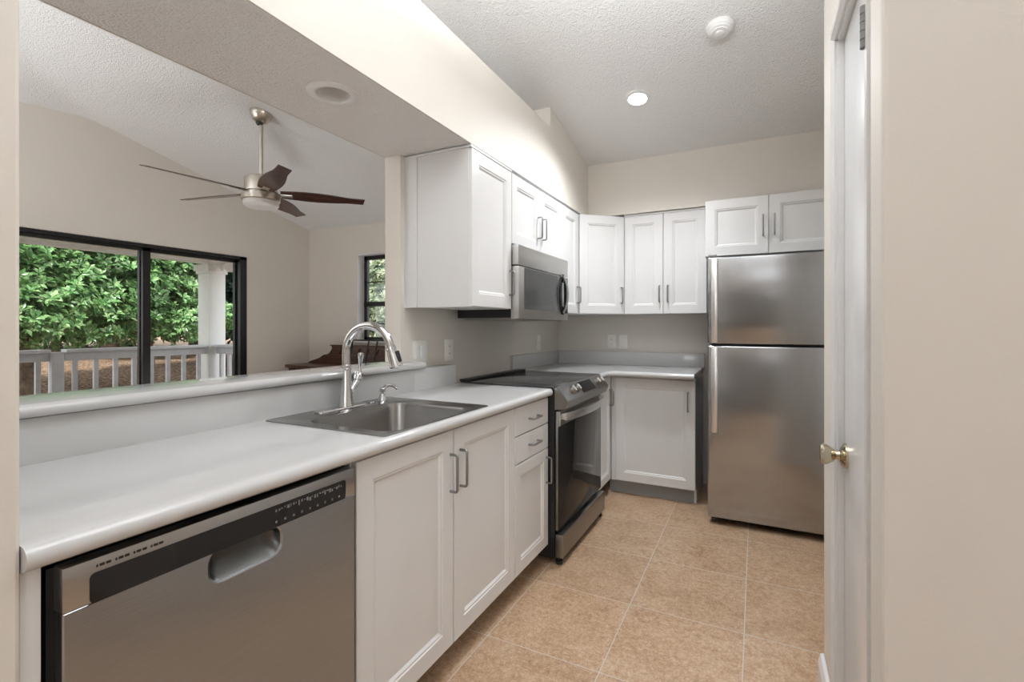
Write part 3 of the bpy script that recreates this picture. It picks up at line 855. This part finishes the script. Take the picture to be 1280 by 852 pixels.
for k in range(5):
    b = blade_mesh().build('blade', 'walnut', fan, ang=30)
    b.location = (0, 0, zb + .004); b.rotation_euler = (0, 0, R(-97 + 72 * k))
    m = MB(); m.box(.095, .215, -.022, .022, -.010, -.004, .002); ir = m.build('blade_iron', 'fan_metal', b)
    ir.rotation_euler = (R(-13), 0, 0)

# ------------------------------------------------------------------ sliding door and small window
sw = thing('window_1', 'black framed sliding glass patio door onto the porch', 'sliding door', (SX, 0, 0)); sw['kind'] = 'structure'
y0, y1, zt_ = 1.36, 3.372, 1.995
m = MB(); m.box(-.09, .012, y0, y1, zt_ - .030, zt_); m.box(-.09, .012, y1 - .075, y1, 0, zt_); m.box(-.09, .012, y0, y0 + .06, 0, zt_); m.box(-.09, .012, y0, y1, 0, .04)
m.build('frame', 'black_frame', sw, False)
for a, b, xo, nm in ((y0 + .06, 2.450, -.030, 'sliding_panel'), (2.380, y1 - .03, -.072, 'fixed_panel')):
    m = MB(); m.box(xo - .018, xo + .018, a, a + .062, .04, zt_ - .028); m.box(xo - .018, xo + .018, b - .062, b, .04, zt_ - .028)
    m.box(xo - .018, xo + .018, a, b, .04, .12); m.box(xo - .018, xo + .018, a, b, zt_ - .060, zt_ - .028)
    p = m.build(nm, 'black_frame', sw, False)
    MB().box(xo - .003, xo + .003, a + .055, b - .055, .11, zt_ - .055).build('pane', 'glass', p, False)
ww_ = thing('window_2', 'narrow black framed sash window in white reveal', 'window', (0, YW, 0)); ww_['kind'] = 'structure'
xa, xb, za, zc = -4.229, -3.406, 1.050, 2.085
m = MB(); m.box(xa - .004, xa + .006, .001, .149, za, zc); m.box(xb - .006, xb + .004, .001, .149, za, zc); m.box(xa, xb, .001, .149, zc - .006, zc + .003); m.box(xa - .02, xb + .02, -.03, .149, za - .004, za + .016)
m.build('reveal', 'porch_white', ww_, False)
fx0, fx1 = xa + .006, xb - .006
m = MB(); m.box(fx0, fx0 + .045, .10, .14, za + .016, zc - .006); m.box(fx1 - .045, fx1, .10, .14, za + .016, zc - .006)
m.box(fx0, fx1, .10, .14, zc - .052, zc - .006); m.box(fx0, fx1, .10, .14, za + .016, za + .060); m.box(fx0, fx1, .095, .14, 1.475, 1.530)
fo = m.build('frame', 'black_frame', ww_, False)
m = MB()
for z in (1.27, 1.765): m.box(fx0 + .04, fx1 - .04, .112, .128, z - .006, z + .006)
m.box((fx0 + fx1) / 2 - .006, (fx0 + fx1) / 2 + .006, .112, .128, za + .05, zc - .05); m.build('muntin', 'black_frame', fo, False)
MB().box(fx0 + .04, fx1 - .04, .118, .122, za + .05, zc - .04).build('pane', 'glass', fo, False)

# ------------------------------------------------------------------ sideboard and iron rack behind the bar
sb = thing('sideboard', 'dark carved wooden sideboard back rising behind the bar ledge', 'sideboard', (-3.80, 3.965, 0), 0)
hw_ = 1.10
m = MB(); m.box(-hw_ + .03, hw_ - .03, -.20, .16, .10, .76, .004); m.build('body', 'dark_wood', sb)
m = MB(); m.box(-hw_, hw_, -.23, .17, .76, .795, .008); m.build('top_board', 'dark_wood', sb)
half = [(0, 1.012), (.60, 1.012), (.690, 1.012), (.695, 1.000), (.683, .992), (.690, .970), (.715, .938), (.745, .915), (.785, .905), (.82, .900), (.85, .885), (.90, .860), (.96, .842), (1.03, .825), (1.075, .808), (1.085, .796)]
poly = [(u, v) for u, v in half] + [(u, v) for u, v in [(1.085, .795), (-1.085, .795)]] + [(-u, v) for u, v in half[::-1][:-1]]
m = MB(); m.prism(poly, 'y', .085, .125); m.build('carved_crest', 'dark_wood', sb)
m = MB(); m.box(-.80, .80, .070, .09, .888, .904, .004); m.box(-.705, .705, .070, .13, 1.008, 1.022, .005)
for i in range(9):
    x = -.56 + i * .14
    m.prism([(x - .045, .985), (x + .045, .985), (x + .02, .94), (x, .915), (x - .02, .94)], 'y', .072, .086)
m.build('moulding', 'dark_wood', sb)
for (x, y) in ((-1.0, -.17), (1.0, -.17), (-1.0, .13), (1.0, .13)):
    m = MB(); m.lathe([(.022, 0), (.030, .03), (.022, .06), (.032, .10)], (x, y, 0), n=18); m.build('leg', 'dark_wood', sb)
rk = thing('iron_rack', 'small black iron rack standing in front of the sash window', 'rack', (-3.81, 3.90, .795), 0)
m = MB()
m.tube([(-.20, 0, .19), (-.19, 0, .285), (-.17, 0, .290), (.35, 0, .290), (.37, 0, .285), (.38, 0, .19)], .008, 8)
m.build('top_rail', 'iron', rk)
for x in (-.19, .05, .17, .37):
    m = MB(); m.tube([(x, 0, .285), (x - .012, -.012, .2), (x - .03, -.03, .008), (x - .035, -.045, .006)], [.008, .008, .009, .007], 8); m.build('leg', 'iron', rk)

# ------------------------------------------------------------------ porch
struct('porch_floor', MB().box(-6.95, SX - .15, -2.0, 4.05, -.14, -.03), 'deck', 'grey porch deck floor', 'floor')
m = MB()
n_pl = 46
for i in range(n_pl):
    yy = -1.6 + i * .130
    m.box(-6.60, SX - .15, yy + .016, yy + .130, 2.115, 2.135)
struct('porch_ceiling', m, 'porch_white', 'white plank porch ceiling', 'ceiling')
struct('porch_roof', MB().box(-7.0, SX - .15, -2, 4.6, 2.136, 2.34), 'bark', 'porch roof slab', 'roof')
struct('trim_2', MB().box(-6.74, -6.60, -2, 4.12, 2.085, 2.136), 'porch_white', 'white porch beam along the eave', 'trim')
pc_ = thing('porch_column', 'square white porch column at the deck corner', 'column', (-6.78, 4.02, 0))
MB().box(-.13, .13, -.10, .12, -.03, 1.96, .004).build('shaft', 'porch_white', pc_)
m = MB(); m.box(-.15, .15, -.12, .14, 1.96, 2.00, .006); m.box(-.17, .17, -.14, .16, 2.00, 2.085, .006); m.build('capital', 'porch_white', pc_)
fl = thing('flood_light', 'white flood lamp under the porch ceiling by the column', 'flood light', (-6.42, 4.06, 2.1285))
MB().lathe([(.05, 0), (.05, -.012), (.02, -.02)], n=20).build('mount', 'porch_white', fl)
for dx, dv in ((-.03, (-.5, -.6, -.7)), (.05, (.5, -.5, -.6))):
    m = MB(); m.lathe([(.02, 0), (.026, .03), (.055, .07), (.075, .13), (.070, .134), (.004, .12)], (dx, 0, -.02), dv, 22); m.build('lamp_head', 'porch_white', fl)

def rail_section(label, p0, p1, n, loc_z=-.03, height=1.02, plain=False):
    p0, p1 = Vector(p0), Vector(p1); L = (p1 - p0).length
    t = thing('porch_railing', label, 'railing', (p0.x, p0.y, loc_z), math.atan2(p1.y - p0.y, p1.x - p0.x), None)
    MB().box(0, L, -.065, .065, height - .035, height, .004).build('cap_rail', 'rail_paint', t)
    MB().box(0, L, -.02, .02, height - .125, height - .036, .003).build('top_rail', 'rail_paint', t)
    MB().box(0, L, -.02, .02, .08, .15, .003).build('bottom_rail', 'rail_paint', t)
    for i in range(n):
        x = L * (i + .5) / n
        MB().box(x - .021, x + .021, -.018, .018, .15, height - .125).build('baluster', 'rail_paint', t, False)
    return t
rail_section('grey painted porch railing between the post and corner column', (-6.70, 2.42), (-6.70, 3.90), 8)
rail_section('grey porch railing left of the rail post by the stub wall', (-6.74, .60), (-6.74, 2.31), 10)
rail_section('short grey porch railing running back from the corner column', (-6.63, 4.02), (-5.25, 4.02), 8)
rp = MB(); rp.box(-6.77, -6.67, 2.315, 2.416, -.03, .958, .006)
tag(rp.build('rail_post', 'rail_paint'), 'square grey rail post in the porch railing', 'post')

# ------------------------------------------------------------------ yard
mb = MB()
gx = [-40, -24, -16, -13, -11, -9.5, -8, -7, -5.2]; gzs = [.9, .8, .65, .5, .3, .05, -.15, -.3, -.3]
gy = [-12, 0, 3, 6, 9, 14, 25]
rows = [[mb.bm.verts.new((x, y, z)) for x, z in zip(gx, gzs)] for y in gy]
for a, b in zip(rows, rows[1:]):
    for i in range(len(gx) - 1): mb.bm.faces.new((a[i], a[i + 1], b[i + 1], b[i]))
mb.box(-5.2, 3, 4.5, 25, -.4, -.3)
struct('ground', mb, 'mulch', 'brown leaf mulch ground under the trees', 'ground', smooth=True)

def leaves_mesh(name, mat, parent, blobs, n, leaf, seed, per=7, surf=.65):
    rg = np.random.default_rng(seed)
    V, F = [], []
    vol = np.array([b[3] * b[4] * b[5] for b in blobs]) ** (2 / 3); vol /= vol.sum()
    base = 0
    ids = rg.choice(len(blobs), size=n, p=vol)
    for i in ids:
        cx, cy_, cz, rx, ry, rz = blobs[i]
        d = rg.normal(size=3); d /= np.linalg.norm(d)
        rad = rg.uniform(surf, 1.0)
        c = np.array((cx, cy_, cz)) + d * rad * np.array((rx, ry, rz))
        out = d * .7 + np.array((0, 0, .55)) + rg.normal(size=3) * .25; out /= np.linalg.norm(out)
        a = np.cross(out, (0.3, 0.2, 1)); a /= np.linalg.norm(a); b = np.cross(out, a)
        k0 = rg.uniform(0, 6.28)
        for k in range(per):
            t = k0 + k * 6.283 / per + rg.uniform(-.3, .3)
            el = rg.uniform(.05, .75)
            dirn = (a * math.cos(t) + b * math.sin(t)) * math.cos(el) + out * math.sin(el)
            side = np.cross(dirn, out); side /= (np.linalg.norm(side) + 1e-9)
            nn = np.cross(side, dirn)
            Lf = leaf * rg.uniform(.7, 1.25); wd = Lf * .21
            p0 = c + dirn * Lf * .08
            pm = c + dirn * Lf * .55 + nn * Lf * .05
            p1 = c + dirn * Lf - nn * Lf * .06
            V += [p0, pm - side * wd + nn * wd * .3, pm, pm + side * wd + nn * wd * .3, p1]
            F += [(base, base + 2, base + 1), (base, base + 3, base + 2), (base + 1, base + 2, base + 4), (base + 2, base + 3, base + 4)]
            base += 5
    me = bpy.data.meshes.new(name); me.from_pydata([tuple(v) for v in V], [], F); me.update()
    for p in me.polygons: p.use_smooth = True
    me.materials.append(M[mat]); o = bpy.data.objects.new(name, me); col.objects.link(o); o.parent = parent
    return o

def tree(name, label, loc, blobs, mat, n, leaf, seed, trunk_r=.1, branches=5, per=7, surf=.65, group=None):
    t = thing(name, label, 'tree', loc, 0, group)
    leaves_mesh('foliage', mat, t, blobs, n, leaf, seed, per, surf)
    m = MB(); rr_ = random.Random(seed)
    top = max(b[2] for b in blobs)
    pts = [(0, 0, 0)]
    for i in range(1, 6): pts.append((rr_.uniform(-.08, .08) * i, rr_.uniform(-.08, .08) * i, top * i / 5))
    m.tube(pts, [trunk_r * (1.25 - .16 * i) for i in range(6)], 10)
    for k in range(branches):
        b = blobs[k % len(blobs)]; s = pts[1 + k % 3]
        e = Vector((b[0] + rr_.uniform(-.3, .3), b[1] + rr_.uniform(-.3, .3), b[2] + rr_.uniform(-.2, .3)))
        md_ = (Vector(s) + e) / 2 + Vector((rr_.uniform(-.1, .1), rr_.uniform(-.1, .1), .1))
        m.tube([s, md_, e], [trunk_r * .5, trunk_r * .38, trunk_r * .18], 8)
    m.build('trunk', 'bark', t)
    return t

tree('magnolia_tree', 'broad magnolia with glossy rosette leaves behind the left porch railing', (-9.2, 2.9, .0),
     [(.3, -.6, 2.0, .9, 1.1, 1.1), (.2, .6, 2.2, .9, 1.1, 1.2), (.5, 0, 1.5, .8, 1.3, .6), (0, 0, 3.2, 1.2, 1.6, 1.1), (-.6, .3, 2.2, 1.0, 1.6, 1.2)], 'leaf', 4600, .115, 11, .09)
tree('magnolia_tree', 'magnolia with glossy leaves seen at the middle of the patio door', (-9.6, 4.6, .1),
     [(.4, -.4, 1.9, .8, 1.0, 1.0), (.3, .25, 2.5, .8, .8, .9), (.6, .3, 1.3, .7, .8, .45), (0, 0, 3.2, 1.0, 1.1, 1.0), (-.4, -.2, 2.0, .8, 1.2, 1.2)], 'leaf', 4000, .115, 12, .08)
bk = [(-13.5, .5), (-14, 3.4), (-13.2, 5.6), (-14.2, 8.0), (-12.0, 9.6), (-13, 12.5), (-16, 1.5), (-17, 6.5), (-10.6, 7.7), (-9.8, 11.5)]
bl = ['dark evergreen tree at the far left of the yard', 'dark evergreen tree behind the broad magnolia', 'dark evergreen tree behind the middle magnolia', 'dark evergreen tree behind the porch column',
      'bluish dark tree right of the porch column', 'dark tree far back to the right of the column', 'tall dark tree deep behind the magnolias', 'tall dark tree deepest in the yard', 'dark shrubby tree just left of the column', 'dark tree seen past the short railing']
for i, ((x, y), lb) in enumerate(zip(bk, bl)):
    rr_ = random.Random(50 + i)
    h = 2.6 + rr_.uniform(-.3, .5)
    tree('evergreen_tree', lb, (x, y, .5 if x < -12 else .2), [(0, 0, h, 1.5, 1.9, 2.2), (.3, .6, h * .55, 1.3, 1.5, 1.2), (.2, -.7, h * .6, 1.3, 1.4, 1.3), (0, .2, h * 1.7, 1.4, 1.6, 1.6)], 'leaf_dark', 1500, .22, 60 + i, .14, per=6, surf=.45)
for i, (x, y, lb) in enumerate(((-7.3, 8.6, 'pale leafy tree outside the narrow sash window'), (-9.4, 11.0, 'pale loose tree farther out beyond the sash window'))):
    tree('leafy_tree', lb, (x, y, -.3), [(0, 0, 2.7, 1.0, .9, 1.2), (.4, .2, 1.6, .9, .9, .8), (-.5, 0, 1.9, .9, .9, .9)], 'leaf_pale' if i == 0 else 'leaf', 700, .14, 80 + i, .07)
